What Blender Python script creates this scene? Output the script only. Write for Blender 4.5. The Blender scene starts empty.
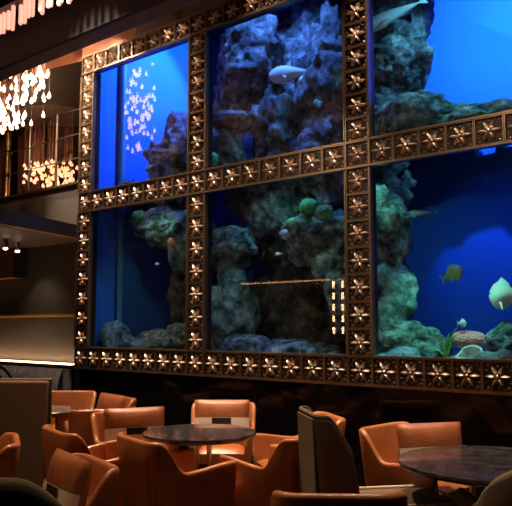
import bpy, math, random
from math import sin, cos, pi, radians as R
from mathutils import Vector, Matrix, noise

# ------------------------------------------------------------------ camera, world, light
scn = bpy.context.scene
COL = scn.collection
CAM = Vector((6.7937, -5.1301, 1.45))
YAW, PITCH = -0.68192, 0.103761
cam_d = bpy.data.cameras.new('camera')
cam_d.sensor_fit = 'HORIZONTAL'
cam_d.sensor_width = 36.0
cam_d.lens = 699.24 / 512 * 36.0
cam_d.clip_end = 60
cam = bpy.data.objects.new('camera', cam_d)
COL.objects.link(cam)
cam.location = CAM
fwd = Vector((sin(YAW) * cos(PITCH), cos(YAW) * cos(PITCH), sin(PITCH)))
cam.rotation_euler = fwd.to_track_quat('-Z', 'Y').to_euler()
scn.camera = cam

scn.view_settings.view_transform = 'Standard'
scn.view_settings.look = 'None'
scn.view_settings.exposure = 0.0
scn.view_settings.gamma = 1.0
scn.view_settings.use_curve_mapping = False

world = bpy.data.worlds.new('world')
scn.world = world
world.use_nodes = True
wb = world.node_tree.nodes['Background']
wb.inputs[0].default_value = (0.02, 0.018, 0.022, 1)
wb.inputs[1].default_value = 0.15


def light(name, kind, loc, power, color, target=None, size=0.2, size_y=None, angle=60, blend=0.6, spread=None):
    d = bpy.data.lights.new(name, kind)
    d.energy = power
    d.color = color
    if kind == 'AREA':
        d.size = size
        if size_y:
            d.shape = 'RECTANGLE'
            d.size_y = size_y
        if spread:
            d.spread = R(spread)
    else:
        d.shadow_soft_size = size
    if kind == 'SPOT':
        d.spot_size = R(angle)
        d.spot_blend = blend
    o = bpy.data.objects.new(name, d)
    COL.objects.link(o)
    o.location = loc
    if target is not None:
        o.rotation_euler = (Vector(target) - Vector(loc)).to_track_quat('-Z', 'Y').to_euler()
    return o


WARM = (1.0, 0.68, 0.42)
WARMW = (1.0, 0.80, 0.62)
# downlights: from the tall void by the tank and from the dining ceiling
light('downlight', 'SPOT', (2.0, -0.55, 5.8), 1300, WARM, (3.2, -1.6, 0.7), 0.06, angle=38)
light('downlight', 'SPOT', (0.6, -0.9, 5.8), 600, WARM, (1.7, -1.4, 0.7), 0.06, angle=36)
light('downlight', 'SPOT', (4.2, -0.5, 5.8), 900, WARM, (4.9, -1.3, 0.7), 0.06, angle=34)
light('downlight', 'SPOT', (2.9, -2.7, 4.15), 230, WARM, (3.9, -3.1, 0.7), 0.05, angle=48)
light('downlight', 'SPOT', (4.7, -2.4, 4.15), 190, WARM, (5.4, -2.8, 0.7), 0.05, angle=45)
light('downlight', 'SPOT', (3.2, -2.45, 4.15), 30, WARM, (3.3, -1.5, 0.7), 0.05, angle=50)
light('downlight', 'SPOT', (4.3, -3.6, 4.15), 70, WARM, (4.5, -3.7, 0.7), 0.05, angle=40)  # added to lift the olive chair out of the dark
light('downlight', 'SPOT', (2.7, -3.6, 4.15), 130, WARM, (2.2, -2.7, 0.8), 0.05, angle=34)  # added to brighten the back of the booth
# wall washers in front of the big frame, and grazing lights close above it
light('frame_washer', 'SPOT', (-0.5, -1.25, 5.3), 520, WARMW, (0.1, 0.0, 3.9), 0.04, angle=64)
light('frame_washer', 'SPOT', (-0.2, -1.85, 4.15), 200, WARMW, (0.2, 0.0, 2.2), 0.04, angle=44)
light('frame_washer', 'SPOT', (2.2, -2.5, 4.15), 90, WARMW, (2.5, 0.0, 1.8), 0.04, angle=72)
light('frame_washer', 'SPOT', (4.6, -2.5, 4.15), 80, WARMW, (4.4, 0.0, 1.9), 0.04, angle=72)
for gx, gp in ((0.0, 750), (1.3, 420), (2.6, 420), (4.0, 480), (5.2, 420)):
    light('frame_grazer', 'SPOT', (gx + .25, -0.62, 5.85), gp, WARMW, (gx, 0.0, 1.6), 0.04, angle=42)
light('bench_fill', 'SPOT', (-0.9, -1.3, 2.4), 32, WARMW, (-1.0, -0.3, 0.6), 0.03, angle=60)  # added fill for the bench, no fixture hangs here
# lamps over the water: they light the upper half, the deep half stays dim; fills added below
TB = (0.03, 0.155, 1.0)
light('tank_light', 'SPOT', (1.30, 1.25, 5.55), 1650, TB, (-0.05, 0.85, 4.35), 0.05, angle=72, blend=0.45)
light('tank_light', 'SPOT', (1.5, 1.3, 5.6), 420, (0.06, 0.36, 1.0), (0.4, 1.3, 5.2), 0.05, angle=60, blend=0.7)
light('tank_light', 'SPOT', (2.3, 0.40, 5.6), 420, (0.07, 0.24, 1.0), (2.3, 1.1, 3.9), 0.15, angle=90, blend=0.6)
light('tank_light', 'SPOT', (4.3, 0.6, 5.6), 2900, TB, (4.15, 2.7, 4.65), 0.05, angle=82, blend=0.75)
light('tank_light', 'SPOT', (5.2, 0.8, 5.5), 1100, (0.04, 0.28, 1.0), (4.25, 2.7, 4.6), 0.05, angle=46, blend=1.0)
light('tank_light', 'SPOT', (4.95, 0.34, 4.9), 210, (0.10, 0.52, 0.85), (4.0, 0.7, 3.5), 0.03, angle=75, blend=0.7)  # added fill for the rock shelf, set just behind the glass
light('tank_light', 'SPOT', (4.4, 0.5, 2.98), 75, (0.02, 0.10, 1.0), (4.4, 2.7, 1.7), 0.05, angle=85, blend=1.0)  # added blue fill for the lower back wall, tucked behind the rail
light('tank_fill_low', 'SPOT', (4.45, 0.30, 2.60), 95, (0.12, 0.85, 0.66), (4.25, 0.75, 1.1), 0.03, angle=66)  # teal fills added low in the tank to bring out the rocks
light('tank_fill_low', 'SPOT', (3.8, 0.25, 2.95), 15, (0.15, 0.9, 0.75), (3.62, 0.6, 2.1), 0.03, angle=80)
light('tank_fill_low', 'SPOT', (2.6, 0.25, 2.98), 8, (0.13, 0.8, 0.75), (2.5, 0.9, 1.9), 0.03, angle=115)
light('tank_fill_low', 'SPOT', (0.85, 0.25, 2.95), 10, (0.35, 0.85, 0.65), (0.6, 0.8, 1.5), 0.03, angle=95)


# ------------------------------------------------------------------ materials
def mat(name, color, rough=0.5, metal=0.0, color2=None, nscale=8.0, bump=0.0, bscale=40.0, emit=None, estr=0.0,
        coat=0.0, spec=None, contrast=(0.35, 0.65), voronoi=False, trans=0.0, sheen=0.0):
    m = bpy.data.materials.new(name)
    m.use_nodes = True
    nt = m.node_tree
    b = nt.nodes['Principled BSDF']
    b.inputs['Base Color'].default_value = (*color, 1)
    b.inputs['Roughness'].default_value = rough
    b.inputs['Metallic'].default_value = metal
    b.inputs['Coat Weight'].default_value = coat
    b.inputs['Sheen Weight'].default_value = sheen
    if spec is not None:
        b.inputs['Specular IOR Level'].default_value = spec
    if trans:
        b.inputs['Transmission Weight'].default_value = trans
    tc = nt.nodes.new('ShaderNodeTexCoord')
    if color2:
        n = nt.nodes.new('ShaderNodeTexNoise')
        n.inputs['Scale'].default_value = nscale
        n.inputs['Detail'].default_value = 6
        nt.links.new(tc.outputs['Object'], n.inputs['Vector'])
        r = nt.nodes.new('ShaderNodeValToRGB')
        r.color_ramp.elements[0].position = contrast[0]
        r.color_ramp.elements[1].position = contrast[1]
        r.color_ramp.elements[0].color = (*color, 1)
        r.color_ramp.elements[1].color = (*color2, 1)
        nt.links.new(n.outputs['Fac'], r.inputs['Fac'])
        nt.links.new(r.outputs['Color'], b.inputs['Base Color'])
    if bump:
        n = nt.nodes.new('ShaderNodeTexVoronoi' if voronoi else 'ShaderNodeTexNoise')
        n.inputs['Scale'].default_value = bscale
        nt.links.new(tc.outputs['Object'], n.inputs['Vector'])
        bp = nt.nodes.new('ShaderNodeBump')
        bp.inputs['Strength'].default_value = bump
        bp.inputs['Distance'].default_value = 0.02
        nt.links.new(n.outputs[0], bp.inputs['Height'])
        nt.links.new(bp.outputs[0], b.inputs['Normal'])
    if emit:
        b.inputs['Emission Color'].default_value = (*emit, 1)
        b.inputs['Emission Strength'].default_value = estr
    return m


M = {}
M['bronze'] = mat('bronze', (0.50, 0.33, 0.20), 0.38, 0.85, (0.26, 0.17, 0.10), 30, 0.3, 60)
M['rim'] = mat('bronze_rim', (0.27, 0.175, 0.105), 0.38, 0.85)
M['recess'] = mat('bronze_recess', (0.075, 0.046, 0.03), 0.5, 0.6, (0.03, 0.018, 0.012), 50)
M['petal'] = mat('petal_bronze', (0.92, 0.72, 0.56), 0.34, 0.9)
M['black_metal'] = mat('black_metal', (0.012, 0.012, 0.014), 0.4, 0.2)
M['black_gloss'] = mat('black_gloss', (0.004, 0.0035, 0.004), 0.10, 0.0, bump=0.02, bscale=3, spec=0.3)
M['black'] = mat('black', (0.008, 0.007, 0.007), 0.7)
M['dark_brown'] = mat('dark_brown', (0.045, 0.022, 0.016), 0.55)
M['beam_brown'] = mat('beam_brown', (0.10, 0.055, 0.045), 0.5)
M['copper'] = mat('copper_panel', (0.42, 0.17, 0.09), 0.3, 0.6, (0.30, 0.12, 0.07), 5)
M['warm_lit_plaster'] = mat('warm_lit_plaster', (0.42, 0.16, 0.08), 0.7)  # orange chandelier light is put into the plaster colour
M['brass'] = mat('brass', (0.55, 0.34, 0.13), 0.3, 0.9)
M['gold'] = mat('gold_trim', (0.75, 0.38, 0.10), 0.45, 0.5)
M['steel'] = mat('steel', (0.5, 0.47, 0.43), 0.3, 0.9)
M['wallpaper'] = mat('grey_wallpaper', (0.11, 0.088, 0.068), 0.75, 0.0, (0.08, 0.063, 0.048), 60, 0.3, 120)
M['carpet'] = mat('carpet', (0.03, 0.018, 0.013), 0.95, 0.0, (0.018, 0.012, 0.01), 20)
M['wood'] = mat('red_wood', (0.30, 0.12, 0.06), 0.4, 0.0, (0.20, 0.075, 0.035), 12)
M['dark_wood'] = mat('dark_wood', (0.05, 0.02, 0.012), 0.25, 0.0, coat=0.5)
M['leather'] = mat('tan_leather', (0.48, 0.165, 0.055), 0.28, 0.0, (0.38, 0.12, 0.038), 5, 0.12, 130, coat=0.25)
M['leather2'] = mat('brown_leather', (0.42, 0.13, 0.045), 0.4, 0.0, (0.30, 0.085, 0.03), 6, 0.15, 90, coat=0.2)
M['cream'] = mat('cream_cloth', (0.80, 0.70, 0.55), 0.8, 0.0, bump=0.1, bscale=200)
M['patch'] = mat('black_patch', (0.01, 0.01, 0.012), 0.5)
M['fabric'] = mat('brown_fabric', (0.085, 0.055, 0.033), 0.95, 0.0, (0.06, 0.038, 0.023), 150, 0.3, 300)
M['booth_fabric'] = mat('booth_fabric', (0.20, 0.125, 0.08), 0.95, 0.0, (0.14, 0.085, 0.052), 150, 0.3, 300)
M['fabric_light'] = mat('taupe_fabric', (0.20, 0.145, 0.09), 0.9, 0.0, (0.15, 0.105, 0.062), 150, 0.3, 300)
M['olive'] = mat('olive_fabric', (0.13, 0.095, 0.055), 0.95, 0.0, (0.09, 0.065, 0.035), 150, 0.3, 300)
M['bench_grey'] = mat('grey_upholstery', (0.30, 0.26, 0.26), 0.5, 0.0, (0.15, 0.125, 0.125), 12)
M['stone'] = mat('dark_stone', (0.022, 0.020, 0.023), 0.2, 0.0, (0.085, 0.078, 0.080), 14, contrast=(0.4, 0.72), coat=0.3)
M['curtain'] = mat('red_curtain', (0.16, 0.05, 0.04), 0.8)
M['crystal'] = mat('crystal_glow', (1, 0.9, 0.8), 0.3, emit=(1.0, 0.62, 0.40), estr=5.5)
M['rod_glow'] = mat('glass_rod_glow', (1, 0.85, 0.75), 0.3, emit=(1.0, 0.42, 0.30), estr=1.1)
M['amber_glow'] = mat('amber_glow', (1, 0.8, 0.6), 0.3, emit=(1.0, 0.50, 0.26), estr=1.3)
M['spot_glow'] = mat('spot_glow', (1, 0.9, 0.8), 0.3, emit=(1.0, 0.75, 0.5), estr=12)
M['strip_glow'] = mat('strip_glow', (1, 0.8, 0.6), 0.3, emit=(1.0, 0.62, 0.34), estr=7)
M['strip_dim'] = mat('strip_dim', (1, 0.8, 0.6), 0.3, emit=(1.0, 0.45, 0.2), estr=6)
M['lit_panel'] = mat('lit_panel', (1, 0.8, 0.6), 0.3, emit=(1.0, 0.6, 0.3), estr=22)
M['wire'] = mat('wire', (0.5, 0.25, 0.17), 0.4, 0.5)
M['tank_wall'] = mat('blue_tank_wall', (0.022, 0.11, 0.34), 0.9)
M['sand'] = mat('sand', (0.55, 0.55, 0.45), 0.95, 0.0, (0.35, 0.36, 0.3), 20, 0.5, 60)


def rockmat(name, dark, mid, lite):
    m = bpy.data.materials.new(name)
    m.use_nodes = True
    nt = m.node_tree
    b = nt.nodes['Principled BSDF']
    b.inputs['Roughness'].default_value = 0.85
    tc = nt.nodes.new('ShaderNodeTexCoord')
    n = nt.nodes.new('ShaderNodeTexNoise')
    n.inputs['Scale'].default_value = 6
    n.inputs['Detail'].default_value = 9
    n.inputs['Roughness'].default_value = 0.72
    nt.links.new(tc.outputs['Object'], n.inputs['Vector'])
    r = nt.nodes.new('ShaderNodeValToRGB')
    e = r.color_ramp.elements
    e[0].position, e[0].color = 0.40, (*dark, 1)
    e[1].position, e[1].color = 0.66, (*lite, 1)
    k = e.new(0.52)
    k.color = (*mid, 1)
    nt.links.new(n.outputs['Fac'], r.inputs['Fac'])
    nt.links.new(r.outputs['Color'], b.inputs['Base Color'])
    n2 = nt.nodes.new('ShaderNodeTexNoise')
    n2.inputs['Scale'].default_value = 14
    n2.inputs['Detail'].default_value = 10
    n2.inputs['Roughness'].default_value = 0.75
    nt.links.new(tc.outputs['Object'], n2.inputs['Vector'])
    bp = nt.nodes.new('ShaderNodeBump')
    bp.inputs['Strength'].default_value = 1.0
    bp.inputs['Distance'].default_value = 0.12
    nt.links.new(n2.outputs['Fac'], bp.inputs['Height'])
    nt.links.new(bp.outputs[0], b.inputs['Normal'])
    return m


M['rock'] = rockmat('reef_rock', (0.05, 0.045, 0.045), (0.25, 0.23, 0.23), (0.80, 0.78, 0.75))
M['rock_teal'] = rockmat('reef_rock_teal', (0.05, 0.06, 0.05), (0.28, 0.34, 0.28), (0.80, 0.88, 0.78))
M['rubble'] = rockmat('pale_rubble', (0.25, 0.28, 0.25), (0.55, 0.62, 0.55), (0.92, 0.95, 0.9))
M['rock_brown'] = rockmat('reef_rock_brown', (0.035, 0.022, 0.014), (0.15, 0.095, 0.06), (0.40, 0.28, 0.18))
M['coral_green'] = mat('green_coral', (0.10, 0.36, 0.12), 0.8, bump=0.8, bscale=40, voronoi=True)
M['coral_lilac'] = mat('lilac_coral', (0.45, 0.40, 0.52), 0.8, bump=0.8, bscale=40, voronoi=True)
M['coral_pink'] = mat('pink_coral', (0.95, 0.28, 0.25), 0.8, bump=0.6, bscale=50, voronoi=True)
M['coral_red'] = mat('red_coral', (0.80, 0.22, 0.10), 0.8)
M['shell'] = mat('pale_clam', (0.70, 0.70, 0.62), 0.7, bump=0.4, bscale=30)
M['weed'] = mat('sea_grass', (0.22, 0.55, 0.15), 0.6)
M['pipe'] = mat('teal_pipe', (0.07, 0.18, 0.22), 0.5)
M['fish_pale'] = mat('pale_fish', (0.75, 0.72, 0.65), 0.4)
M['fish_dark'] = mat('grey_fish', (0.20, 0.22, 0.26), 0.5)
M['fish_yellow'] = mat('yellow_fish', (0.45, 0.45, 0.12), 0.5)
M['fish_silver'] = mat('silver_fish', (0.85, 0.85, 0.75), 0.3)

g = bpy.data.materials.new('tank_glass')
g.use_nodes = True
gb = g.node_tree.nodes['Principled BSDF']
gb.inputs['Base Color'].default_value = (0.96, 0.99, 1, 1)
gb.inputs['Roughness'].default_value = 0.0
gb.inputs['Transmission Weight'].default_value = 1.0
gb.inputs['IOR'].default_value = 1.45
M['glass'] = g


# ------------------------------------------------------------------ mesh builder
class MB:
    def __init__(self):
        self.v, self.f, self.mi = [], [], []

    def add(self, vs, fs, mi=0):
        o = len(self.v)
        self.v += [tuple(p) for p in vs]
        self.f += [tuple(i + o for i in q) for q in fs]
        self.mi += [mi] * len(fs)
        return self

    def box(self, x0, x1, y0, y1, z0, z1, mi=0):
        vs = [(x, y, z) for x in (x0, x1) for y in (y0, y1) for z in (z0, z1)]
        fs = [(0, 1, 3, 2), (4, 6, 7, 5), (0, 4, 5, 1), (2, 3, 7, 6), (0, 2, 6, 4), (1, 5, 7, 3)]
        return self.add(vs, fs, mi)

    def grid(self, fn, nu, nv, closed_u=False, closed_v=False, mi=0, cap=False):
        vs = [fn(i / nu, j / nv) for i in range(nu + (0 if closed_u else 1)) for j in range(nv + (0 if closed_v else 1))]
        NU = nu if closed_u else nu + 1
        NV = nv if closed_v else nv + 1
        fs = []
        for i in range(nu):
            for j in range(nv):
                a, b = i, (i + 1) % NU
                c, d = j, (j + 1) % NV
                fs.append((a * NV + c, b * NV + c, b * NV + d, a * NV + d))
        if cap:
            fs.append(tuple(range(NV))[::-1])
            fs.append(tuple((NU - 1) * NV + k for k in range(NV)))
        return self.add(vs, fs, mi)

    def tube(self, pts, r, n=8, mi=0, r1=None):
        pts = [Vector(p) for p in pts]
        N = len(pts)
        rings = []
        for i, p in enumerate(pts):
            d = (pts[min(i + 1, N - 1)] - pts[max(i - 1, 0)]).normalized()
            a = d.orthogonal().normalized() if i == 0 else (rings[-1][1] - d * rings[-1][1].dot(d)).normalized()
            b = d.cross(a)
            rr = r if r1 is None else r + (r1 - r) * i / (N - 1)
            rings.append(([p + (a * cos(2 * pi * k / n) + b * sin(2 * pi * k / n)) * rr for k in range(n)], a))
        vs = [q for rg in rings for q in rg[0]]
        fs = [(i * n + k, i * n + (k + 1) % n, (i + 1) * n + (k + 1) % n, (i + 1) * n + k) for i in range(N - 1) for k in range(n)]
        fs += [tuple(range(n))[::-1], tuple((N - 1) * n + k for k in range(n))]
        return self.add(vs, fs, mi)

    def lathe(self, prof, n=32, c=(0, 0, 0), mi=0):
        vs = [(c[0] + r * cos(2 * pi * k / n), c[1] + r * sin(2 * pi * k / n), c[2] + z) for r, z in prof for k in range(n)]
        fs = [(i * n + k, i * n + (k + 1) % n, (i + 1) * n + (k + 1) % n, (i + 1) * n + k) for i in range(len(prof) - 1) for k in range(n)]
        fs += [tuple(range(n))[::-1], tuple((len(prof) - 1) * n + k for k in range(n))]
        return self.add(vs, fs, mi)

    def ell(self, c, r, nu=10, nv=14, mi=0):
        def fn(u, v):
            th = pi * (0.001 + 0.998 * u)
            return (c[0] + r[0] * sin(th) * cos(2 * pi * v), c[1] + r[1] * sin(th) * sin(2 * pi * v), c[2] + r[2] * cos(th))
        return self.grid(fn, nu, nv, closed_v=True, mi=mi, cap=True)

    def xf(self, m):
        self.v = [tuple(m @ Vector(p)) for p in self.v]
        return self

    def build(self, name, mats, parent=None, smooth=True, bevel=0.0, loc=None, angle=40):
        me = bpy.data.meshes.new(name)
        me.from_pydata(self.v, [], self.f)
        mats = mats if isinstance(mats, (list, tuple)) else [mats]
        for m in mats:
            me.materials.append(m)
        me.polygons.foreach_set('material_index', self.mi)
        me.update()
        import bmesh
        bm = bmesh.new()
        bm.from_mesh(me)
        bmesh.ops.recalc_face_normals(bm, faces=bm.faces)
        bm.to_mesh(me)
        bm.free()
        o = bpy.data.objects.new(name, me)
        COL.objects.link(o)
        if parent:
            o.parent = parent
        if loc:
            o.location = loc
        if bevel:
            b = o.modifiers.new('bevel', 'BEVEL')
            b.width = bevel
            b.segments = 3
            b.limit_method = 'ANGLE'
        if smooth:
            me.polygons.foreach_set('use_smooth', [True] * len(me.polygons))
            try:
                me.set_sharp_from_angle(angle=R(angle))
            except Exception:
                pass
        return o


def tag(o, label=None, cat=None, group=None, kind=None):
    if label: o['label'] = label
    if cat: o['category'] = cat
    if group: o['group'] = group
    if kind: o['kind'] = kind
    return o


def thing(name, label, cat, loc=(0, 0, 0), rz=0, group=None):
    o = bpy.data.objects.new(name, None)
    o.empty_display_size = 0.1
    COL.objects.link(o)
    o.location = loc
    o.rotation_euler = (0, 0, rz)
    return tag(o, label, cat, group)


def copy_tree(o, parent=None):
    c = o.copy()
    COL.objects.link(c)
    c.parent = parent
    for ch in list(o.children):
        copy_tree(ch, c)
    return c


def struct(name, mb, m, **k):
    return tag(mb.build(name, m, None, **k), kind='structure')


# ------------------------------------------------------------------ the setting
CEIL = 4.25
struct('floor', MB().box(-6, 12, -9.6, 3.4, -0.1, 0), M['carpet'], smooth=False)
struct('wall_back', MB().box(-6, -0.13, 0.1, 0.2, 0, 3.19), M['wallpaper'], smooth=False)
struct('wall_below_tank', MB().box(-0.13, 6.2, 0.0, 0.2, 0, 0.955), M['black_gloss'], smooth=False)
struct('wall_above_tank', MB().box(0.85, 6.2, 0.0, 0.25, 4.745, 5.9), M['dark_brown'], smooth=False)
struct('trim_7', MB().box(-0.135, 0.849, 0.0, 0.25, 4.745, 5.9), M['copper'], smooth=False)
struct('wall_back_right', MB().box(5.86, 12, 0.0, 0.2, 0.955, 4.742).box(6.2, 12, 0, .2, 0, .955).box(6.2, 12, 0, .2, 4.742, 5.9), M['dark_brown'], smooth=False)
struct('wall_left', MB().box(-6.1, -6, -9.6, 3.4, 0, 5.9), M['dark_brown'], smooth=False)
struct('wall_right', MB().box(12, 12.1, -9.6, 3.4, 0, 5.9), M['dark_brown'], smooth=False)
struct('wall_rear', MB().box(-6, 12, -9.7, -9.6, 0, 5.9), M['dark_brown'], smooth=False)
struct('ceiling', MB().box(-6, 12, -9.6, -1.7, CEIL, CEIL + 0.1), M['dark_brown'], smooth=False)
struct('ceiling_upper', MB().box(-6, 12, -1.7, 3.4, 5.9, 6.0), M['dark_brown'], smooth=False)
# the long beam, its unlit face coloured black, brown underside
struct('trim_1', MB().box(-6, 12, -1.7, -1.66, 3.87, CEIL + .1), M['black'], smooth=False)
struct('trim_2', MB().box(-6, 12, -1.66, -1.5, 3.87, 5.9), M['beam_brown'], smooth=False)
# bulkhead above the balcony opening
struct('wall_above_balcony', MB().grid(lambda u, v: (-6 + 5.865 * u, 0.1 + 0.2 * (1 if 0.25 < v < 0.75 else 0), (4.86 - 0.10 * max(0, u - .8) * 5 if v in (0.0, 0.25) or v in (.25, .5) and v < .5 else 5.9)), 20, 4), M['warm_lit_plaster'], smooth=False)
# balcony room
struct('wall_balcony_back', MB().box(-6, -0.13, 3.3, 3.4, 2.6, 5.9), M['dark_brown'], smooth=False)
struct('wall_balcony_right', MB().box(-0.13, -0.08, 0.2, 3.4, 0.9, 5.9), M['dark_brown'], smooth=False)
struct('floor_balcony', MB().box(-6, -0.13, 0.2, 3.3, 2.6, 2.7), M['dark_brown'], smooth=False)
struct('ceiling_balcony', MB().box(-6, -0.13, 0.2, 3.3, 4.95, 5.0), M['dark_brown'], smooth=False)

# trims on the grey wall
struct('trim_3', MB().box(-6, -0.135, 0.07, 0.1, 1.565, 1.595), M['gold'], smooth=False, bevel=0.004)
struct('trim_4', MB().box(-6, -0.135, 0.06, 0.22, 3.19, 3.22), M['brass'], smooth=False, bevel=0.004)
# low ceiling slab on the left: dark side face, gold edges, brown underside
a0, a1 = Vector((-0.17, 0.1)), Vector((1.02, -3.9))


def prism(pts, z0, z1):
    n = len(pts)
    vs = [(p[0], p[1], z0) for p in pts] + [(p[0], p[1], z1) for p in pts]
    fs = [tuple(range(n))[::-1], tuple(range(n, 2 * n))] + [(k, (k + 1) % n, n + (k + 1) % n, n + k) for k in range(n)]
    return MB().add(vs, fs)


# the slab stops just left of the tables; its edge runs towards the frame
slab = prism([(-0.17, 0.1), (0.22, -1.23), (0.42, -1.9), (-6, -1.9), (-6, 0.1)], 2.5, 2.66)
struct('ceiling_slab', slab, M['black'], smooth=False)
struct('ceiling_slab_underside', prism([(-0.17, 0.1), (0.22, -1.23), (0.42, -1.9), (-6, -1.9), (-6, 0.1)], 2.47, 2.5), M['beam_brown'], smooth=False)
struct('trim_5', MB().tube([(-0.16, 0.09, 2.485), (0.23, -1.23, 2.485), (0.43, -1.9, 2.485)], 0.017, 6), M['brass'])

# rear wall: cove strip and a lit shelf screen (what the glass mirrors)
struct('trim_6', MB().box(-5.9, -2.15, -9.6, -9.56, 2.60, 2.625), M['strip_dim'], smooth=False)
scr = thing('display_shelf', 'tall back-lit display shelf on the rear wall', 'shelf', (-2.35, -9.4, 0))
MB().box(-.3, .3, -.02, .2, 0.02, .9).box(-.3, -.27, -.02, .2, .9, 3.0).box(.27, .3, -.02, .2, .9, 3.0).build('body', M['dark_wood'], scr, False)
for k in range(6):
    MB().box(-.27, .27, -.02, .2, 1.2 + k * .28, 1.22 + k * .28).build('shelf_board', M['dark_wood'], scr, False)
for x in (-.24, .02, .17):
    for k in range(5):
        MB().box(x, x + .07, .201, .21, 1.26 + k * .28, 1.42 + k * .28).build('lit_panel', M['lit_panel'], scr, False)

# ------------------------------------------------------------------ the aquarium
S = 0.23
xs = [S * k * 1.00625 for k in range(8)] + [S * (8.05 + 1.0359 * k) for k in range(8)] + [S * (16.337 + k) for k in range(9)]
zs = [1.0788 + S * k for k in range(8)] + [2.9188 + 0.2132 * k for k in range(9)]
aq = thing('aquarium', 'huge wall aquarium in a bronze frame of flower tiles, six windows lit blue', 'aquarium', (0, 0, 0))


def flower_tile(mb, cx, cz, w, h):
    w2, h2 = w / 2, h / 2
    yb = 0.0
    t = 0.011
    g_ = 0.002
    # raised rim
    for (x0, x1, z0, z1) in ((-w2 + g_, -w2 + t, -h2 + g_, h2 - g_), (w2 - t, w2 - g_, -h2 + g_, h2 - g_),
                             (-w2 + t, w2 - t, -h2 + g_, -h2 + t), (-w2 + t, w2 - t, h2 - t, h2 - g_)):
        mb.box(cx + x0, cx + x1, yb - 0.02, yb + 0.001, cz + z0, cz + z1, 2)
    sc = h / 0.23
    for k in range(6):
        a = k * pi / 3
        ca, sa = cos(a), sin(a)
        L0, L1 = 0.013, 0.097 if k in (0, 3) else 0.090
        wd = 0.0165

        def fn(u, v):
            s = sin(pi * min(1, max(0, u)) ** 0.8) ** 0.75 if 0 < u < 1 else 0.0
            l = L0 + (L1 - L0) * u
            q = (v * 2 - 1)
            off = q * wd * s
            y = -0.006 - 0.028 * (s ** 0.7) * math.sqrt(max(0, 1 - q * q)) - 0.004
            return (cx + (l * ca - off * sa), yb + y + 0.009 * abs(q), cz + (l * sa + off * ca) * sc)
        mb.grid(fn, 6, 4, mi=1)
    mb.ell((cx, yb - 0.022, cz), (0.013, 0.013, 0.013), 5, 8, mi=1)
    # carved leaves between the petals and in the corners
    for (dx, dz, r) in ((-.075, .083, .016), (.075, .083, .016), (-.075, -.083, .016), (.075, -.083, .016),
                        (0, .078, .013), (0, -.078, .013), (-.052, .045 + .05, .010), (.052, .095, .010), (-.052, -.095, .010), (.052, -.095, .010),
                        (-.09, .045, .011), (.09, .045, .011), (-.09, -.045, .011), (.09, -.045, .011)):
        mb.ell((cx + dx, yb + 0.003, cz + dz * sc), (r, 0.012, r * .75), 4, 7, mi=0)


def band(name, tiles, x0, x1, z0, z1):
    mb = MB()
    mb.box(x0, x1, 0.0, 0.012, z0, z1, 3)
    for (cx, cz, w, h) in tiles:
        flower_tile(mb, cx, cz, w, h)
    # thin moulding edges
    if x1 - x0 > z1 - z0:
        mb.box(x0, x1, -0.026, 0.02, z0 - 0.012, z0 - .0005, 2).box(x0, x1, -0.026, 0.02, z1 + .0005, z1 + 0.012, 2)
    else:
        mb.box(x0 - 0.012, x0 - .0005, -0.026, 0.02, z0 + .013, z1 - .013, 2).box(x1 + .0005, x1 + 0.012, -0.026, 0.02, z0 + .013, z1 - .013, 2)
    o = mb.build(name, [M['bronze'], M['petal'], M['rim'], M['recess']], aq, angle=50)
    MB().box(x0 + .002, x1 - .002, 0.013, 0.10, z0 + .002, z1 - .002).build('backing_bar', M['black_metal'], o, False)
    return o


XL, XR = -0.115, xs[24] + 0.115
rows = (0, 8, 16)
for r_ in rows:
    h = 0.23 if r_ == 0 else (0.2216 if r_ == 8 else 0.2132)
    tl = []
    for i, x in enumerate(xs):
        w = (xs[min(i + 1, 24)] - xs[max(i - 1, 0)]) / (2 if 0 < i < 24 else 1)
        tl.append((x, zs[r_], w, h))
    band('frame_rail', tl, XL, XR, zs[r_] - h / 2, zs[r_] + h / 2)
for c_ in (0, 8, 16, 24):
    for (k0, k1) in ((1, 7), (9, 15)):
        tl = [(xs[c_], zs[k], 0.232, zs[k + 1] - zs[k] if k < 16 else .2132) for k in range(k0, k1 + 1)]
        lo = zs[k0 - 1] + (0.115 if k0 == 1 else 0.1108) + .013
        hi = zs[k1 + 1] - (0.1066 if k1 == 15 else 0.1108) - .013
        band('frame_post', tl, xs[c_] - 0.116, xs[c_] + 0.116, lo, hi)
for i in range(3):
    for (r0, r1) in ((0, 8), (8, 16)):
        x0, x1 = xs[i * 8], xs[i * 8 + 8]
        MB().box(x0 + .02, x1 - .02, 0.102, 0.114, zs[r0] + .02, zs[r1] - .02).build('glass_pane', M['glass'], aq, False)
# tank walls and sand bed
TD = 2.7
MB().box(-0.075, -0.045, 0.13, TD, 0.96, 5.7).build('tank_side_wall', M['tank_wall'], aq, False)
MB().box(-0.045, 5.9, TD, TD + .03, 0.96, 5.7).build('tank_back_wall', M['tank_wall'], aq, False)
MB().box(5.9, 5.93, 0.22, TD, 0.96, 5.7).build('tank_side_wall', M['tank_wall'], aq, False)
MB().box(-0.045, 5.9, 0.26, TD, 5.7, 5.73).build('tank_lid', M['black'], aq, False)
MB().grid(lambda u, v: (-0.04 + 5.93 * u, 0.13 + (TD - .14) * v, 1.12 + 0.035 * noise.noise((u * 9, v * 6, 3))), 60, 30).build('sand_bed', M['sand'], aq)


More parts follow.
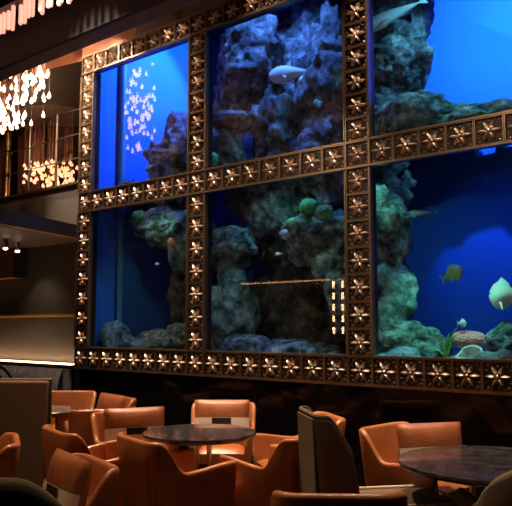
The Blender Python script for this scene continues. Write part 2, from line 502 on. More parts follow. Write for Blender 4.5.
# ------------------------------------------------------------------ reef
def lump(mb, c, r, seed, sub=40, amp=0.34, freq=2.2, fine=0.10):
    off = Vector((seed * 7.3, seed * 3.1, seed * 1.7))

    def fn(u, v):
        th = pi * (0.004 + 0.992 * u)
        d = Vector((sin(th) * cos(2 * pi * v), sin(th) * sin(2 * pi * v), cos(th)))
        p = Vector((d.x * r[0], d.y * r[1], d.z * r[2]))
        q = p * freq + off
        n = noise.fractal(q, 0.75, 2.1, 6)
        cell = noise.voronoi(p * 6 + off)[0][0]
        cr = noise.noise(p * 22 + off)
        k = 1 + amp * max(-.9, min(.9, n)) + fine * (1 - 2.2 * min(cell, .8)) + .035 * cr
        return (c[0] + p.x * k, min(2.66, max(.135, c[1] + p.y * k)), max(1.06, c[2] + p.z * k))
    return mb.grid(fn, sub, int(sub * 1.5), closed_v=True, cap=True)


def rock(label, lumps, m, group='reef rocks in the tank'):
    mb = MB()
    for (c, r, s) in lumps:
        lump(mb, c, r, s, 64)
    o = mb.build('reef_rock', m, None, angle=180)
    return tag(o, label, 'rock', group)


rock('dark rock leaning on the right edge of the upper left window', [((0.62, .95, 3.45), (.38, .45, .55), 1), ((0.45, 1.2, 3.15), (.35, .4, .3), 2)], M['rock'])
rock('encrusted overhanging rock at the top of the lower left window', [((0.62, .85, 2.68), (.52, .35, .24), 3), ((1.0, .8, 2.45), (.3, .3, .35), 4)], M['rock_teal'])
rock('brown rock rising at the right of the lower left window', [((0.95, 1.0, 1.85), (.4, .35, .55), 5), ((1.25, 1.05, 1.5), (.35, .35, .4), 6)], M['rock_brown'])
rock('pale lumpy rock on the sand in the lower left window', [((0.72, .60, 1.22), (.42, .30, .20), 7), ((0.95, .7, 1.3), (.25, .25, .16), 8)], M['rock_teal'])
rock('small rock in the bottom left corner of the lower left window', [((0.10, .45, 1.25), (.15, .22, .22), 9)], M['rock_teal'])
rock('rock shelf at the left edge of the upper middle window', [((1.78, .5, 3.35), (.25, .26, .36), 10), ((1.86, .50, 3.68), (.33, .28, .12), 11)], M['rock'])
rock('tall bluish rock at the top left of the upper middle window', [((1.70, 1.0, 4.65), (.36, .35, .55), 12), ((1.45, 1.15, 4.2), (.35, .3, .4), 13)], M['rock'])
rock('central rock pillar under the shark in the upper middle window', [((2.25, .95, 3.45), (.32, .36, .72), 14), ((2.10, 1.0, 2.8), (.35, .35, .4), 15)], M['rock'])
rock('big rock wall behind the shark in the upper middle window', [((2.35, 1.75, 4.4), (1.1, .5, .95), 16), ((2.0, 1.9, 3.3), (1.2, .5, .9), 17), ((1.5, 2.25, 2.2), (.9, .3, 1.1), 60), ((2.15, 2.2, 2.0), (.8, .3, 1.0), 61), ((1.45, 2.25, 3.9), (.7, .3, 1.2), 62)], M['rock'])
rock('rough rock wall at the right of the upper middle window', [((2.95, 1.05, 4.1), (.42, .35, .75), 18), ((2.85, 1.0, 3.25), (.4, .35, .5), 19)], M['rock'])
rock('teal rock ledge at the left of the lower middle window', [((1.84, .55, 2.30), (.33, .25, .20), 20), ((1.80, .60, 1.6), (.24, .25, .62), 21)], M['rock_teal'])
rock('brown rock mass in the middle of the lower middle window', [((2.35, 1.25, 2.35), (.55, .4, .7), 22), ((2.25, 1.3, 1.5), (.8, .4, .55), 23)], M['rock_brown'])
rock('coral covered ledge at the right of the lower middle window', [((2.95, .72, 2.42), (.42, .28, .17), 24), ((2.65, .8, 2.25), (.2, .22, .2), 25), ((3.15, .8, 2.0), (.3, .3, .5), 26)], M['rock_teal'])
rock('low rubble mound on the floor of the lower middle window', [((2.55, .62, 1.15), (.75, .32, .14), 27), ((2.05, .6, 1.2), (.3, .3, .16), 28)], M['rock_teal'])
rock('blue rock stack at the left of the upper right window', [((3.60, .95, 4.35), (.36, .35, .55), 29), ((3.66, .8, 3.9), (.38, .32, .28), 30)], M['rock'])
rock('dark rock column beneath the blue stack in the upper right window', [((3.58, .8, 3.55), (.26, .3, .38), 31)], M['rock'])
rock('sloping reef ledge along the bottom of the upper right window', [((3.92, .72, 3.33), (.52, .32, .23), 32), ((4.5, .8, 3.2), (.55, .32, .16), 33), ((4.35, .9, 3.3), (.25, .2, .16), 34)], M['rock_teal'])
rock('crusted rock column at the left of the lower right window', [((3.62, .62, 2.35), (.25, .28, .42), 35), ((3.62, .62, 1.75), (.27, .28, .42), 36)], M['rock_teal'])
rock('spreading rock at the foot of the column in the lower right window', [((3.8, .62, 1.28), (.40, .28, .19), 37), ((4.05, .55, 1.19), (.28, .22, .11), 38)], M['rock_teal'])
rock('rough dark rock in the bottom right corner of the lower right window', [((4.78, .72, 1.30), (.24, .26, .2), 39)], M['rock'])
rock('small stones on the sand beside the pale clam', [((4.38, .48, 1.14), (.16, .12, .07), 40), ((4.66, .45, 1.13), (.1, .1, .05), 41)], M['rock_teal'])

for (lab, c, r, m, s) in (
        ('round green brain coral at the top of the lower left window', (0.35, .55, 2.78), (.10, .08, .08), 'coral_green', 50),
        ('green brain coral in the bottom left corner of the upper middle window', (1.84, .22, 3.20), (.09, .07, .09), 'coral_green', 51),
        ('green brain coral on the ledge of the lower middle window', (2.90, .5, 2.62), (.10, .08, .08), 'coral_green', 52),
        ('small teal coral left of the green one on the ledge', (2.70, .52, 2.48), (.08, .07, .05), 'weed', 53),
        ('lilac coral knob below the ledge in the lower middle window', (2.58, .6, 2.38), (.11, .09, .06), 'coral_lilac', 54),
        ('bright green coral at the right end of the ledge', (3.15, .40, 2.52), (.10, .07, .08), 'coral_green', 55),
        ('round pink coral on the sand in the lower right window', (4.38, .78, 1.33), (.16, .12, .08), 'coral_pink', 56),
        ('small red coral clinging to the overhang in the lower left window', (0.98, .50, 2.42), (.045, .05, .06), 'coral_red', 57),
        ('dull yellow coral at the bottom left of the upper right window', (3.60, .35, 3.12), (.10, .07, .05), 'fish_yellow', 58)):
    tag(lump(MB(), c, r, s, 20, 0.1, 5, 0.08).build('coral', M[m], None, angle=180), lab, 'coral', 'corals on the reef')

rock('added light baffle shaped as a rock ledge along the back of the tank', [((3.35, 2.30, 3.56), (.75, .38, .07), 70), ((4.4, 2.34, 3.58), (.65, .34, .06), 71), ((5.3, 2.34, 3.58), (.55, .34, .06), 72)], M['rock_brown'])  # added ledge, hidden by the rail, keeps light off the lower water
rock('added light baffle shaped as a rock ledge on the left end wall', [((0.12, .42, 2.98), (.15, .24, .06), 73), ((0.12, .85, 2.96), (.15, .30, .07), 74)], M['rock_brown'])  # added ledge that shades the end wall below it
rock('pale rubble along the glass left of the sea plant', [((3.98, .34, 1.17), (.16, .12, .08), 75), ((4.14, .30, 1.15), (.10, .09, .06), 76), ((3.80, .32, 1.16), (.12, .10, .07), 77)], M['rubble'])
rock('pale rubble along the glass right of the clam', [((4.70, .34, 1.16), (.16, .11, .08), 78), ((4.86, .32, 1.2), (.10, .09, .09), 79)], M['rubble'])
# clam
cl = MB()
cl.lathe([(0.02, 0), (0.07, 0.02), (0.105, 0.07), (0.11, 0.10), (0.095, 0.10), (0.06, 0.045), (0.01, 0.03)], 24)
cl.v = [(x * (1 + .08 * cos(8 * math.atan2(y, x))), y, z) for x, y, z in cl.v]
cl.xf(Matrix.Translation((4.54, .48, 1.15)) @ Matrix.Rotation(R(55), 4, 'X'))
tag(cl.build('clam', M['shell']), 'pale open clam shell lying on the sand in the lower right window', 'clam')
# sea grass
sg = thing('sea_plant', 'bright green leafy sea plant standing on the sand in the lower right window', 'plant', (4.30, .46, 1.13))
rnd = random.Random(4)
for k in range(15):
    a = rnd.uniform(0, 2 * pi)
    L = rnd.uniform(.20, .42)
    sp = rnd.uniform(.04, .20)
    w = .014

    def fn(u, v, a=a, L=L, sp=sp):
        s = sin(pi * min(.98, u * .9 + .1)) * w
        o = sp * u * u
        return (cos(a) * o + (v - .5) * 2 * s * -sin(a), sin(a) * o * .6 + (v - .5) * 2 * s * cos(a) - .004 * (abs(v - .5) < .1), L * u - .06 * u ** 3)
    MB().grid(fn, 8, 2).build('frond', M['weed'], sg)
# standpipe
tag(MB().lathe([(.042, 1.10), (.042, 5.3)], 20, (0.0, .55, 0)).build('standpipe', M['pipe']), 'tall vertical teal pipe near the left end of the tank', 'pipe')


def fish(name, label, cat, loc, L, H, m, rz=0, ry=0, shark=False, group='fish swimming in the tank', belly=None):
    t = thing(name, label, cat, loc, rz, group)
    t.rotation_euler = (0, ry, rz)
    pw = 0.9 if not shark else 0.75

    def fn(u, v):
        prof = (sin(pi * min(1, u ** pw)) ** (0.75 if not shark else 0.8)) * (1 - .55 * u) + .06 * u + .004
        a = 2 * pi * v
        return (L * (u - .45), .45 * H * prof * cos(a), .62 * H * prof * sin(a))
    b = MB().grid(fn, 22, 14, closed_v=True, cap=True)
    b.build('body', m, t)
    x1 = L * .53

    def fin(pts, th=.004):
        n = len(pts)
        vs = [(x, -th, z) for x, z in pts] + [(x, th, z) for x, z in pts]
        fs = [tuple(range(n)), tuple(range(n, 2 * n))[::-1]] + [(k, (k + 1) % n, n + (k + 1) % n, n + k) for k in range(n)]
        return MB().add(vs, fs)
    fin([(x1, .02 * H), (x1 + .17 * L, .42 * H), (x1 + .11 * L, 0), (x1 + .15 * L, -.32 * H), (x1, -.03 * H)]).build('tail_fin', m, t, False)
    if shark:
        fin([(-.08 * L, .3 * H), (.06 * L, .85 * H), (.07 * L, .25 * H)]).build('dorsal_fin', m, t, False)
    else:
        fin([(-.18 * L, .44 * H), (.0, .66 * H), (.25 * L, .42 * H), (.28 * L, .25 * H), (0, .3 * H)]).build('dorsal_fin', m, t, False)
    for s in (-1, 1):
        pf = fin([(-.16 * L, 0), (.02 * L, -.04 * H), (.10 * L, -.45 * H), (-.04 * L, -.12 * H)])
        pf.xf(Matrix.Translation((0, s * .26 * H, -.15 * H)) @ Matrix.Rotation(s * R(50 if shark else 25), 4, 'X'))
        pf.build('pectoral_fin', m, t, False)
        MB().ell((-.37 * L, s * .17 * H, .07 * H), (.035 * H, .03 * H, .035 * H), 6, 8).build('eye', M['black'], t)
    return t


fish('shark', 'pale shark swimming left across the upper middle window', 'shark', (2.42, .80, 4.17), .50, .19, M['fish_pale'], R(12), R(4), True, None)
fish('ray', 'long grey-blue ray gliding behind the shelf at left of the upper middle window', 'fish', (1.42, 1.0, 4.15), .75, .14, M['fish_dark'], R(15), R(-22), True, None)
fish('fish', 'round pale fish just under the tail of the shark', 'fish', (2.62, .82, 4.05), .12, .11, M['fish_pale'], R(80))
fish('fish', 'broad pale fish gliding at the top left of the upper right window', 'fish', (3.72, .62, 4.36), .62, .15, M['fish_silver'], R(8), R(-14), True)
fish('fish', 'grey fish above the rock in the upper left window', 'fish', (0.52, .55, 3.36), .22, .08, M['fish_dark'], R(-10), R(-8))
fish('fish', 'grey fish low at the left of the upper left window', 'fish', (0.18, .45, 3.20), .24, .07, M['fish_dark'], R(5), R(-6))
fish('fish', 'dull yellow fish in open blue water of the lower right window', 'fish', (4.12, 1.1, 1.94), .22, .15, M['fish_yellow'], R(170), R(25))
fish('fish', 'large silver fish cut by the right edge of the photo', 'fish', (4.70, .72, 1.70), .24, .24, M['fish_silver'], R(10))
fish('fish', 'dark slender fish high in the lower right window', 'fish', (3.88, .8, 2.48), .34, .07, M['fish_dark'], R(5))
fish('fish', 'little pale fish beside the pink coral', 'fish', (4.36, .70, 1.47), .07, .07, M['fish_pale'], R(190))
fish('fish', 'tiny white fish below the ledge of the lower middle window', 'fish', (2.55, .45, 2.17), .07, .035, M['fish_silver'], R(20))
fish('fish', 'small grey fish near the right side of the upper middle window', 'fish', (2.98, .55, 3.66), .11, .09, M['fish_dark'], R(60), R(-25))
fish('fish', 'tiny white fish beside the red coral in the lower left window', 'fish', (0.92, .32, 2.15), .05, .03, M['fish_silver'], R(20))

# ------------------------------------------------------------------ chandeliers
def drop_mesh(l=0.05, r=0.017):
    me = MB().lathe([(0.0015, l), (r * .45, l * .62), (r * .95, l * .2), (r, 0), (r * .75, -l * .22), (0.002, -l * .34)], 10)
    return me


def chandelier(name, label, center, rad, ztop, zfn, n, m, seed, group=None, l=0.05, r=0.017):
    t = thing(name, label, 'chandelier', (center[0], center[1], ztop), 0, group)
    rn = random.Random(seed)
    MB().lathe([(rad[0] * .9, 0), (rad[0] * .9, .03)], 32).build('canopy', M['steel'], t)
    spots = []
    wires = MB()
    for k in range(n):
        a = rn.uniform(0, 2 * pi)
        q = math.sqrt(rn.random())
        x, y = rad[0] * q * cos(a), rad[1] * q * sin(a)
        z = zfn(x, y, k / n, rn) - ztop
        spots.append(((CAM - Vector((center[0] + x, center[1] + y, 0))).length + .4 * z, x, y, z))
        wires.tube([(x, y, 0), (x, y, z + l)], .0012, 4)
    spots.sort()
    proto = drop_mesh(l, r).build('crystal_drop', m, t)
    proto.location = spots[0][1:]
    for s_ in spots[1:100]:
        o = proto.copy()
        COL.objects.link(o)
        o.parent = t
        o.location = s_[1:]
    if n > 100:
        rest = MB()
        for s_ in spots[100:]:
            d = drop_mesh(l, r)
            rest.add([(p[0] + s_[1], p[1] + s_[2], p[2] + s_[3]) for p in d.v], d.f)
        tag(rest.build('farther_drop_cluster', m, t), kind='stuff')
    tag(wires.build('hanging_wire', M['wire'], t), kind='stuff')
    return t


chandelier('chandelier', 'round cluster of glowing crystal drops hanging behind the beam, nearest the frame', (-0.1, -0.7), (.20, .20), 5.88,
           lambda x, y, f, r_: 3.70 + .35 * max(0, (x + .20) / .40) + r_.uniform(0, 1.0) * (1 if f > .4 else .45), 84, M['crystal'], 3, l=.058, r=.020)
chandelier('chandelier', 'second cluster of glowing crystal drops, cut by the left edge of the photo', (-1.04, -0.5), (.26, .20), 5.88,
           lambda x, y, f, r_: 3.86 + r_.uniform(0, .9) * (1 if f > .5 else .45), 84, M['crystal'], 9, l=.058, r=.020)
light('chandelier_lamp', 'POINT', (-0.1, -0.7, 4.55), 40, WARM, None, 0.0)
chandelier('chandelier', 'low amber crystal chandelier behind the balcony railing', (-2.95, 1.6), (.68, .4), 4.93,
           lambda x, y, f, r_: 3.70 + r_.uniform(0, .42) - .10 * x / .68, 150, M['amber_glow'], 8, l=.055, r=.027)
light('balcony_lamp', 'POINT', (-2.9, 1.0, 4.3), 16, (1, .6, .35), None, 0.0)
rc = thing('rod_chandelier', 'row of glowing pink glass rods under the ceiling at top left', 'chandelier', (1.2, -2.0, CEIL))
MB().box(-2.2, 1.6, -.05, .05, -.09, 0).build('ceiling_rail', M['dark_brown'], rc, False)
rn = random.Random(5)
for k in range(62):
    x = -2.17 + 3.74 * k / 61
    z = rn.uniform(-.015, .015)
    MB().lathe([(.012, -.27 + z), (.018, -.26 + z), (.018, -.10), (.012, -.091)], 8, (x, rn.uniform(-.03, .03), 0)).build('glass_rod', M['rod_glow'], rc)

# ------------------------------------------------------------------ balcony railing, column, curtains
rail = thing('balcony_railing', 'slim steel balcony railing with cable rails above the grey parapet', 'railing', (0, 0.3, 2.7))
for x in (-4.3, -3.65, -3.0, -1.68, -1.05, -0.40):
    p = MB().lathe([(.018, 0), (.018, 1.55)], 10, (x, 0, 0)).build('post', M['steel'], rail)
    MB().ell((x, 0, 1.22), (.028, .028, .028)).ell((x, 0, .90), (.028, .028, .028)).ell((x, 0, 1.57), (.026, .026, .02)).build('clamp', M['steel'], p)
for z in (0.91, 1.23, 1.56):
    MB().tube([(-6, 0, z), (-.135, 0, z)], .009, 8).build('rail', M['steel'], rail)
c = thing('brass_column', 'slim round brass column at the far left edge of the balcony', 'column', (-2.34, 0.36, 2.7))
MB().lathe([(.05, 0), (.05, .02), (.042, .03), (.042, 1.78)], 16).build('shaft', M['brass'], c)
for z in (.9, 1.24):
    MB().lathe([(.047, z), (.052, z + .01), (.052, z + .05), (.047, z + .06)], 16).build('ring', M['dark_wood'], c)
for (x0, x1, lab) in ((-4.55, -3.75, 'dark red pleated curtain gathered behind the balcony railing'), (-5.9, -5.0, 'second dark red curtain farther left in the balcony room')):
    def fn(u, v, x0=x0, x1=x1):
        x = x0 + (x1 - x0) * u
        pin = .25 * sin(pi * v) * (0.5 - u) * .5
        return (x + pin, 1.9 + .05 * sin(u * 2 * pi * 9) + 0, 2.72 + 2.2 * v)
    cm = MB().grid(fn, 110, 8)
    o = cm.build('curtain', M['curtain'], None)
    sd = o.modifiers.new('solid', 'SOLIDIFY')
    sd.thickness = .01
    tag(o, lab, 'curtain')
# spotlights under the slab
for (x, y, lab) in ((-0.73, -0.59, 'small lit spotlight under the slab, nearer the left edge'), (-0.89, -0.33, 'small lit spotlight under the slab, nearer the frame')):
    s = thing('ceiling_spotlight', lab, 'spotlight', (x, y, 2.47))
    MB().lathe([(.03, -.02), (.03, -.002)], 14).build('mount', M['steel'], s)
    MB().lathe([(.028, -.10), (.036, -.095), (.036, -.03), (.02, -.022)], 14).build('housing', M['steel'], s)
    MB().ell((0, 0, -.106), (.028, .028, .016)).build('lamp', M['spot_glow'], s)
    l_ = light('spot_bulb', 'SPOT', (x, y, 2.34), 5, WARMW, (x - .1, 0.1, 1.3), 0.02, angle=75)
# wooden cabinet box under the slab
wb_ = thing('wall_cabinet', 'reddish wooden wall cabinet hanging under the slab at the far left', 'cabinet', (-2.1, 0.0, 2.075))
MB().box(-.9, .71, -.06, .099, 0, .388).build('body', M['wood'], wb_, False, .006)
MB().box(.712, .75, -.066, .099, -.004, .389).build('end_panel', M['black'], wb_, False, .004)
# light ledge and banquette
lg = thing('light_ledge', 'narrow ledge with a glowing warm light strip above the grey bench', 'ledge', (-3.0, 0.0, .99))
MB().box(-2.9, 2.86, -.05, .099, -.03, 0).build('shelf', M['dark_wood'], lg, False)
MB().box(-2.9, 2.86, -.045, .02, .002, .016).build('light_strip', M['strip_glow'], lg, False)
light('ledge_strip', 'AREA', (-1.6, 0.045, 1.012), 5, (1, .64, .34), (-1.6, 0.12, 2.2), 3.0, 0.03)
bq = thing('banquette', 'grey channel tufted banquette bench under the lit ledge', 'bench', (-2.2, -0.3, 0))


def bqf(u, v):
    x = -1.9 + 3.92 * u
    ch = abs(sin(pi * (x + 1.9) / .13)) ** .5
    a = pi * v
    return (x, .20 - .05 * sin(a) - .035 * ch * sin(a) ** .5 - .02, .45 + .50 * v)


MB().box(-1.9, 2.02, .18, .30, .05, .94).grid(bqf, 240, 10).build('backrest', M['bench_grey'], bq)
MB().box(-1.9, 2.02, -.35, .17, .30, .47).build('seat', M['bench_grey'], bq, True, .03)
MB().box(-1.88, 2.0, -.30, .17, 0.0, .298).build('plinth', M['black'], bq, False)


# ------------------------------------------------------------------ chairs
def ushell(W, D, rc, hfn, th, z0, zin, flare=0.03, n=56, taper=0.06, pinch=0.0):
    """wrap-round shell: right arm front -> back -> left arm front; +Y is the front"""
    pts = []
    La = D - rc
    Lc = pi / 2 * rc
    Lb = 2 * (W / 2 - rc)
    T = 2 * La + 2 * Lc + Lb
    for i in range(n + 1):
        s = T * i / n
        if s <= La:
            p, nn = Vector((W / 2, D / 2 - s, 0)), Vector((1, 0, 0))
        elif s <= La + Lc:
            a = (s - La) / rc
            nn = Vector((cos(a), -sin(a), 0))
            p = Vector((W / 2 - rc, -D / 2 + rc, 0)) + nn * rc
        elif s <= La + Lc + Lb:
            nn = Vector((0, -1, 0))
            p = Vector((W / 2 - rc - (s - La - Lc), -D / 2, 0))
        elif s <= La + 2 * Lc + Lb:
            a = (s - La - Lc - Lb) / rc
            nn = Vector((-sin(a), -cos(a), 0))
            p = Vector((-W / 2 + rc, -D / 2 + rc, 0)) + nn * rc
        else:
            q = s - (La + 2 * Lc + Lb)
            p, nn = Vector((-W / 2, -D / 2 + rc + q, 0)), Vector((-1, 0, 0))
        q = min(s, T - s)
        pts.append((p, nn, q, La, Lc, Lb))
    mb = MB()
    loops = []
    for (p, nn, q, La, Lc, Lb) in pts:
        h = hfn(q, La, Lc, Lb)
        fl = flare * max(0, (h - .45)) / .35
        o = []
        for k in range(6):
            f_ = k / 5
            z = z0 + (h - th * .5 - z0) * f_
            o.append(p + nn * (-taper * (1 - f_) ** 1.3 + fl * f_ ** 2) + Vector((0, 0, z)))
        for k in range(1, 5):
            a = pi * k / 5
            o.append(p + nn * (fl - th / 2 + th / 2 * cos(a)) + Vector((0, 0, h - th * .5 + th * .5 * sin(a))))
        for k in range(4):
            f_ = 1 - k / 3
            z = zin + (h - th * .5 - zin) * f_
            o.append(p + nn * (-th - taper * .8 * (1 - f_) + fl * f_ ** 2) + Vector((0, 0, z)))
        o.append(p + nn * (-th - taper) + Vector((0, 0, z0)))
        loops.append(o)
    N = len(loops[0])
    vs = [v for l in loops for v in l]
    fs = [(i * N + k, i * N + (k + 1) % N, (i + 1) * N + (k + 1) % N, (i + 1) * N + k) for i in range(len(loops) - 1) for k in range(N)]
    fs += [tuple(range(N))[::-1], tuple((len(loops) - 1) * N + k for k in range(N))]
    mb.add(vs, fs)
    return mb


def sst(a, b, x):
    t = min(1, max(0, (x - a) / (b - a)))
    return t * t * (3 - 2 * t)


def tub_h(q, La, Lc, Lb):
    # arm front a little higher, dips, then sweeps up to a broad flat back
    arm = .64 - .035 * sst(0, La * .75, q)
    up = sst(La * .74, La + Lc * .35, q)
    return arm + (.79 - arm) * up


def cushion_box(x0, x1, y0, y1, z0, z1, crown=.02):
    def fn(u, v):
        a = 2 * pi * v
        return None
    mb = MB()
    nx = 14

    def top(u, v):
        x, y = x0 + (x1 - x0) * u, y0 + (y1 - y0) * v
        e = (1 - (2 * u - 1) ** 6) * (1 - (2 * v - 1) ** 6)
        return (x, y, (z1 - .03) + (.03 + crown * .5 * (1 - (2 * u - 1) ** 2)) * max(0, e) ** .5)

    def bot(u, v):
        x, y, z = top(u, v)
        e = (1 - (2 * u - 1) ** 6) * (1 - (2 * v - 1) ** 6)
        return (x, y, (z0 + .03) - .03 * max(0, e) ** .5)
    mb.grid(top, nx, nx).grid(bot, nx, nx)

    def side(u, v):
        # perimeter strip
        P = 4 * nx
        k = int(round(u * P)) % P
        s_, r_ = divmod(k, nx)
        t = r_ / nx
        uu, vv = ((t, 0), (1, t), (1 - t, 1), (0, 1 - t))[s_]
        return (x0 + (x1 - x0) * uu, y0 + (y1 - y0) * vv, (z0 + .03) + (z1 - z0 - .06) * v)
    mb.grid(side, 4 * nx, 2, closed_u=True)
    return mb


def legs(t, W, D, z, m, r=.02):
    for sx in (-1, 1):
        for sy in (-1, 1):
            MB().lathe([(r * .7, 0), (r, z)], 10, (sx * W, sy * D, 0)).build('leg', m, t)


def make_armchair():
    t = thing('tub_armchair', '', 'chair')
    ushell(.525, .56, .10, tub_h, .040, .12, .36, flare=.02).build('shell', M['leather'], t, angle=80)
    MB().box(-.19, .19, -.19, .26, .13, .33).build('seat_frame', M['leather'], t, True, .015)
    cushion_box(-.185, .185, -.18, .27, .335, .47, .02).build('seat_cushion', M['leather'], t, angle=60)
    legs(t, .19, .2, .13, M['dark_wood'])
    return t


def pillow_surf(w, h, th):
    def s(x, z, side):
        e = max(0, 1 - abs(x / w) ** 3.2) * max(0, 1 - abs(z / h) ** 3.2)
        return side * (th * e ** .55)
    return s


def make_pillow():
    w, h, th = .235, .165, .06
    t = thing('cushion', '', 'cushion')
    s = pillow_surf(w, h, th)
    mb = MB()
    for side in (-1, 1):
        mb.grid(lambda u, v, side=side: (w * (2 * u - 1) * (1 - .03 * (1 - (2 * v - 1) ** 2)), s(w * (2 * u - 1), h * (2 * v - 1), side) + 0.0, h + h * (2 * v - 1)), 22, 16)
    mb.build('cover', M['leather2'], t, angle=70)
    b = MB()
    for side in (-1, 1):
        b.grid(lambda u, v, side=side: (w * .985 * (2 * u - 1), s(w * .975 * (2 * u - 1), h * (-.85 + .93 * v), side) + side * .004, h + h * (-.85 + .93 * v)), 22, 8)
    band_ = b.build('cream_band', M['cream'], t, angle=70)
    b = MB()
    b.grid(lambda u, v: (w * (-.34 + .68 * u), s(w * (-.34 + .68 * u), h * (-.24 + .30 * v), 1) + .008, h + h * (-.24 + .30 * v)), 10, 4)
    b.build('black_patch', M['patch'], t, angle=70)
    return t


def wing_h(q, La, Lc, Lb):
    up = sst(0, La + Lc * .1, q)
    return .80 + (.97 - .80) * up ** .6


def make_wingchair():
    t = thing('wing_chair', '', 'chair')
    b = ushell(.50, .23, .10, wing_h, .05, .14, .14, flare=.0, taper=.0)
    # the back leans away and its wings widen towards the seat
    b.v = [(x, y * (1.05 - .38 * (z - .14) / .8) - .10 - .12 * max(0, z - .3), z) for x, y, z in b.v]
    b.build('backrest', M['fabric'], t, angle=80)
    MB().box(-.21, .21, -.14, .52, .15, .34).build('seat_frame', M['fabric'], t, True, .03)
    cushion_box(-.215, .215, -.12, .56, .345, .50, .03).build('seat_cushion', M['fabric_light'], t, angle=60)
    MB().tube([(-.215, -.08, .50), (-.217, .5, .50), (-.19, .555, .50), (.19, .555, .50), (.217, .5, .50), (.215, -.08, .50)], .007, 6).build('piping', M['cream'], t)
    q = MB().box(-.17, .17, -.1265, -.1165, .15, .955)  # rear face in paler fabric, its lightness stands for light on it
    q.v = [(x, y * (1.05 - .38 * (z - .14) / .8) - .10 - .12 * max(0, z - .3), z) for x, y, z in q.v]
    q.build('lit_rear_panel', M['fabric_light'], t, False)
    e = ushell(.50, .23, .10, wing_h, .05, .14, .14, flare=.0, taper=.0)
    N = 6 + 4 + 4 + 1
    rim = [e.v[k * N + 7] for k in range(57)]
    rim = [(x, y * (1.05 - .38 * (z - .14) / .8) - .10 - .12 * max(0, z - .3), z + .004) for x, y, z in rim]
    for sx, en in ((1, rim[0]), (-1, rim[-1])):
        ed = [(en[0], (.115) * (1.05 - .38 * (z - .14) / .8) - .10 - .12 * max(0, z - .3) + .004, z) for z in (.2, .35, .5, .65, en[2] - .01)]
        rim = ed + rim if sx == 1 else rim + ed[::-1]
    MB().tube(rim, .010, 6).build('edge_piping', M['fabric_light'], t)
    legs(t, .17, .2, .15, M['dark_wood'])
    return t


def low_h(q, La, Lc, Lb):
    return .60 + .22 * sst(La * .6, La + Lc * .9, q)


def make_lowchair(m, name='fabric_armchair'):
    t = thing(name, '', 'chair')
    ushell(.62, .62, .17, low_h, .07, .12, .36, flare=.02).build('shell', m, t, angle=80)
    MB().box(-.22, .22, -.2, .29, .13, .33).build('seat_frame', m, t, True, .02)
    cushion_box(-.22, .22, -.20, .30, .335, .46, .02).build('seat_cushion', M['fabric_light'], t, angle=60)
    legs(t, .22, .21, .13, M['dark_wood'])
    return t


def place(o, x, y, a, label, group, first=[]):
    if o.get('label'):
        o = copy_tree(o)
    o.location = (x, y, 0)
    o.rotation_euler = (0, 0, R(a))
    o['label'] = label
    o['group'] = group
    return o


ac = make_armchair()
GA = 'tan leather tub armchairs round the tables'
for (x, y, a, lab) in (
        (3.63, -2.03, 344, 'tan tub armchair seen from behind, left of centre, nearest the middle table'),
        (4.05, -1.50, 89, 'tan tub armchair just left of the tall fabric chair, near side of middle table'),
        (3.73, -0.86, 144, 'tan tub armchair half hidden behind the tall fabric chair, beyond the middle table'),
        (2.83, -0.69, 219, 'tan leather tub armchair behind the middle table, facing the camera'),
        (2.71, -1.56, 244, 'tan leather tub armchair at the left of the middle table, facing right'),
        (2.97, -2.12, 344, 'tan leather tub armchair between the tilted cushion and the middle table, seen from behind'),
        (3.87, -3.12, 164, 'glossy tan tub armchair in the left foreground holding a tilted cushion'),
        (2.87, -2.97, 149, 'tan armchair cut off by the left edge of the photo'),
        (2.04, -1.33, 59, 'tan armchair with its plain back to us, near side of the small far table'),
        (1.57, -1.00, 169, 'tan armchair right of the small far table, turned left'),
        (0.91, -0.89, 219, 'tan armchair behind the small far table against the bench'),
        (4.69, -0.91, 264, 'tan leather tub armchair beside the dark table at the right'),
        (5.09, -2.48, 36, 'nearest tan armchair, only its top edge showing at the bottom of the photo')):
    place(ac, x, y, a, lab, GA)

pil = make_pillow()
GP = 'leather cushions with a cream band and black patch'


def put_pillow(x, y, z, a, tilt, label, roll=0):
    o = pil if not pil.get('label') else copy_tree(pil)
    o.location = (x, y, z)
    o.rotation_euler = (R(tilt), R(roll), R(a))
    o['label'] = label
    o['group'] = GP


def in_chair(cx, cy, a, back=.15, z=.475, **k):
    ca = R(a)
    return (cx + back * sin(ca), cy - back * cos(ca), z)


for (cx, cy, a, tilt, lab, bk, z) in (
        (2.85, -0.73, 219, 12, 'cushion with cream band and black patch on the armchair behind the middle table', .09, .50),
        (2.75, -1.54, 241, 12, 'cushion with cream band and black patch on the armchair left of the middle table', .09, .50),
        (3.84, -3.12, 164, 12, 'brown cushion tilted in the left foreground armchair', .09, .50),
        (4.87, -0.92, 234, 12, 'leather cushion on the armchair beside the right-hand table', .09, .50),
        (1.61, -1.03, 169, 12, 'cushion on the armchair right of the small far table', .09, .50),
    ):
    x, y, z_ = in_chair(cx, cy, a, bk, z)
    put_pillow(x, y, z_, a, tilt, lab)

wc = make_wingchair()
place(wc, 4.68, -1.69, 319, 'tall brown fabric chair seen from its side between the two tables', 'tall fabric chairs')
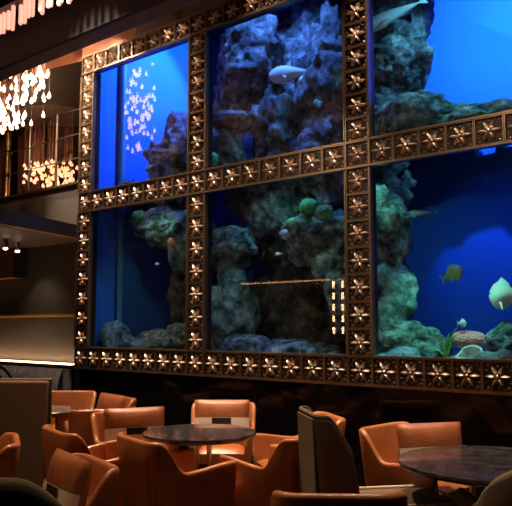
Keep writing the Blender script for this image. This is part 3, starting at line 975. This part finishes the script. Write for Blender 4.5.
# low fabric chairs
mc = make_lowchair(M['fabric_light'])
place(mc, 5.65, -1.55, 39, 'taupe fabric chair at the bottom right corner, back to us', 'low fabric chairs')
oc = make_lowchair(M['olive'])
place(oc, 4.34, -3.62, 34, 'dark olive fabric chair with rounded back at the bottom left corner', 'low fabric chairs').scale = (1, 1, 1.15)

# high-backed booth
bo = thing('booth_seat', 'high-backed brown fabric booth seat at the left edge with its back to us', 'booth seat', (2.00, -2.30, 0), R(39))
MB().box(-.62, .42, -.06, .06, .03, 1.05).build('backrest', M['booth_fabric'], bo, True, .02)
MB().tube([(-.62, 0, 1.055), (.43, 0, 1.055), (.43, 0, .05)], .014, 8).build('piping', M['fabric_light'], bo)
MB().box(-.62, .42, .065, .60, .05, .44).build('seat', M['fabric'], bo, True, .04)

# bentwood chair by the bench
bc = thing('bentwood_chair', 'dark glossy bentwood chair by the bench at the far left', 'chair', (-0.34, -0.75, 0), R(30))
MB().lathe([(.19, .43), (.21, .44), (.21, .46), (.19, .475)], 28).build('seat', M['dark_wood'], bc)
for (w, h_) in ((.21, .55), (.12, .46)):
    MB().tube([(w * cos(pi * k / 16), -.17 - .05 * sin(pi * k / 16), .46 + h_ * sin(pi * k / 16) ** .6) for k in range(17)], .016, 8).build('back_hoop', M['dark_wood'], bc)
for sx in (-1, 1):
    for sy in (-1, 1):
        MB().tube([(sx * .14, sy * .14, .43), (sx * .19, sy * .19, 0.0)], .016, 8).build('leg', M['dark_wood'], bc)


# ------------------------------------------------------------------ tables
def table(x, y, r, lab, z=.68):
    t = thing('round_table', lab, 'table', (x, y, 0), 0, 'round stone tables')
    MB().lathe([(r - .03, z - .035), (r - .006, z - .026), (r, z - .016), (r, z - .008), (r - .004, z)], 72).build('table_top', M['stone'], t, angle=30)
    for k in range(3):
        a = 2 * pi * k / 3 + .5
        MB().tube([(.07 * cos(a), .07 * sin(a), .02), (.07 * cos(a), .07 * sin(a), z - .036)], .018, 12).build('stem', M['steel'], t)
    MB().lathe([(.22, 0), (.225, .008), (.20, .018), (.03, .024)], 40).build('base', M['steel'], t)
    return t


table(3.30, -1.46, .40, 'round dark stone table in the middle, ringed by tan armchairs', .705)
table(5.33, -1.23, .53, 'large round dark stone table at the right edge', .705)
table(1.28, -1.43, .36, 'small dark round table far left behind the booth seat', .705)
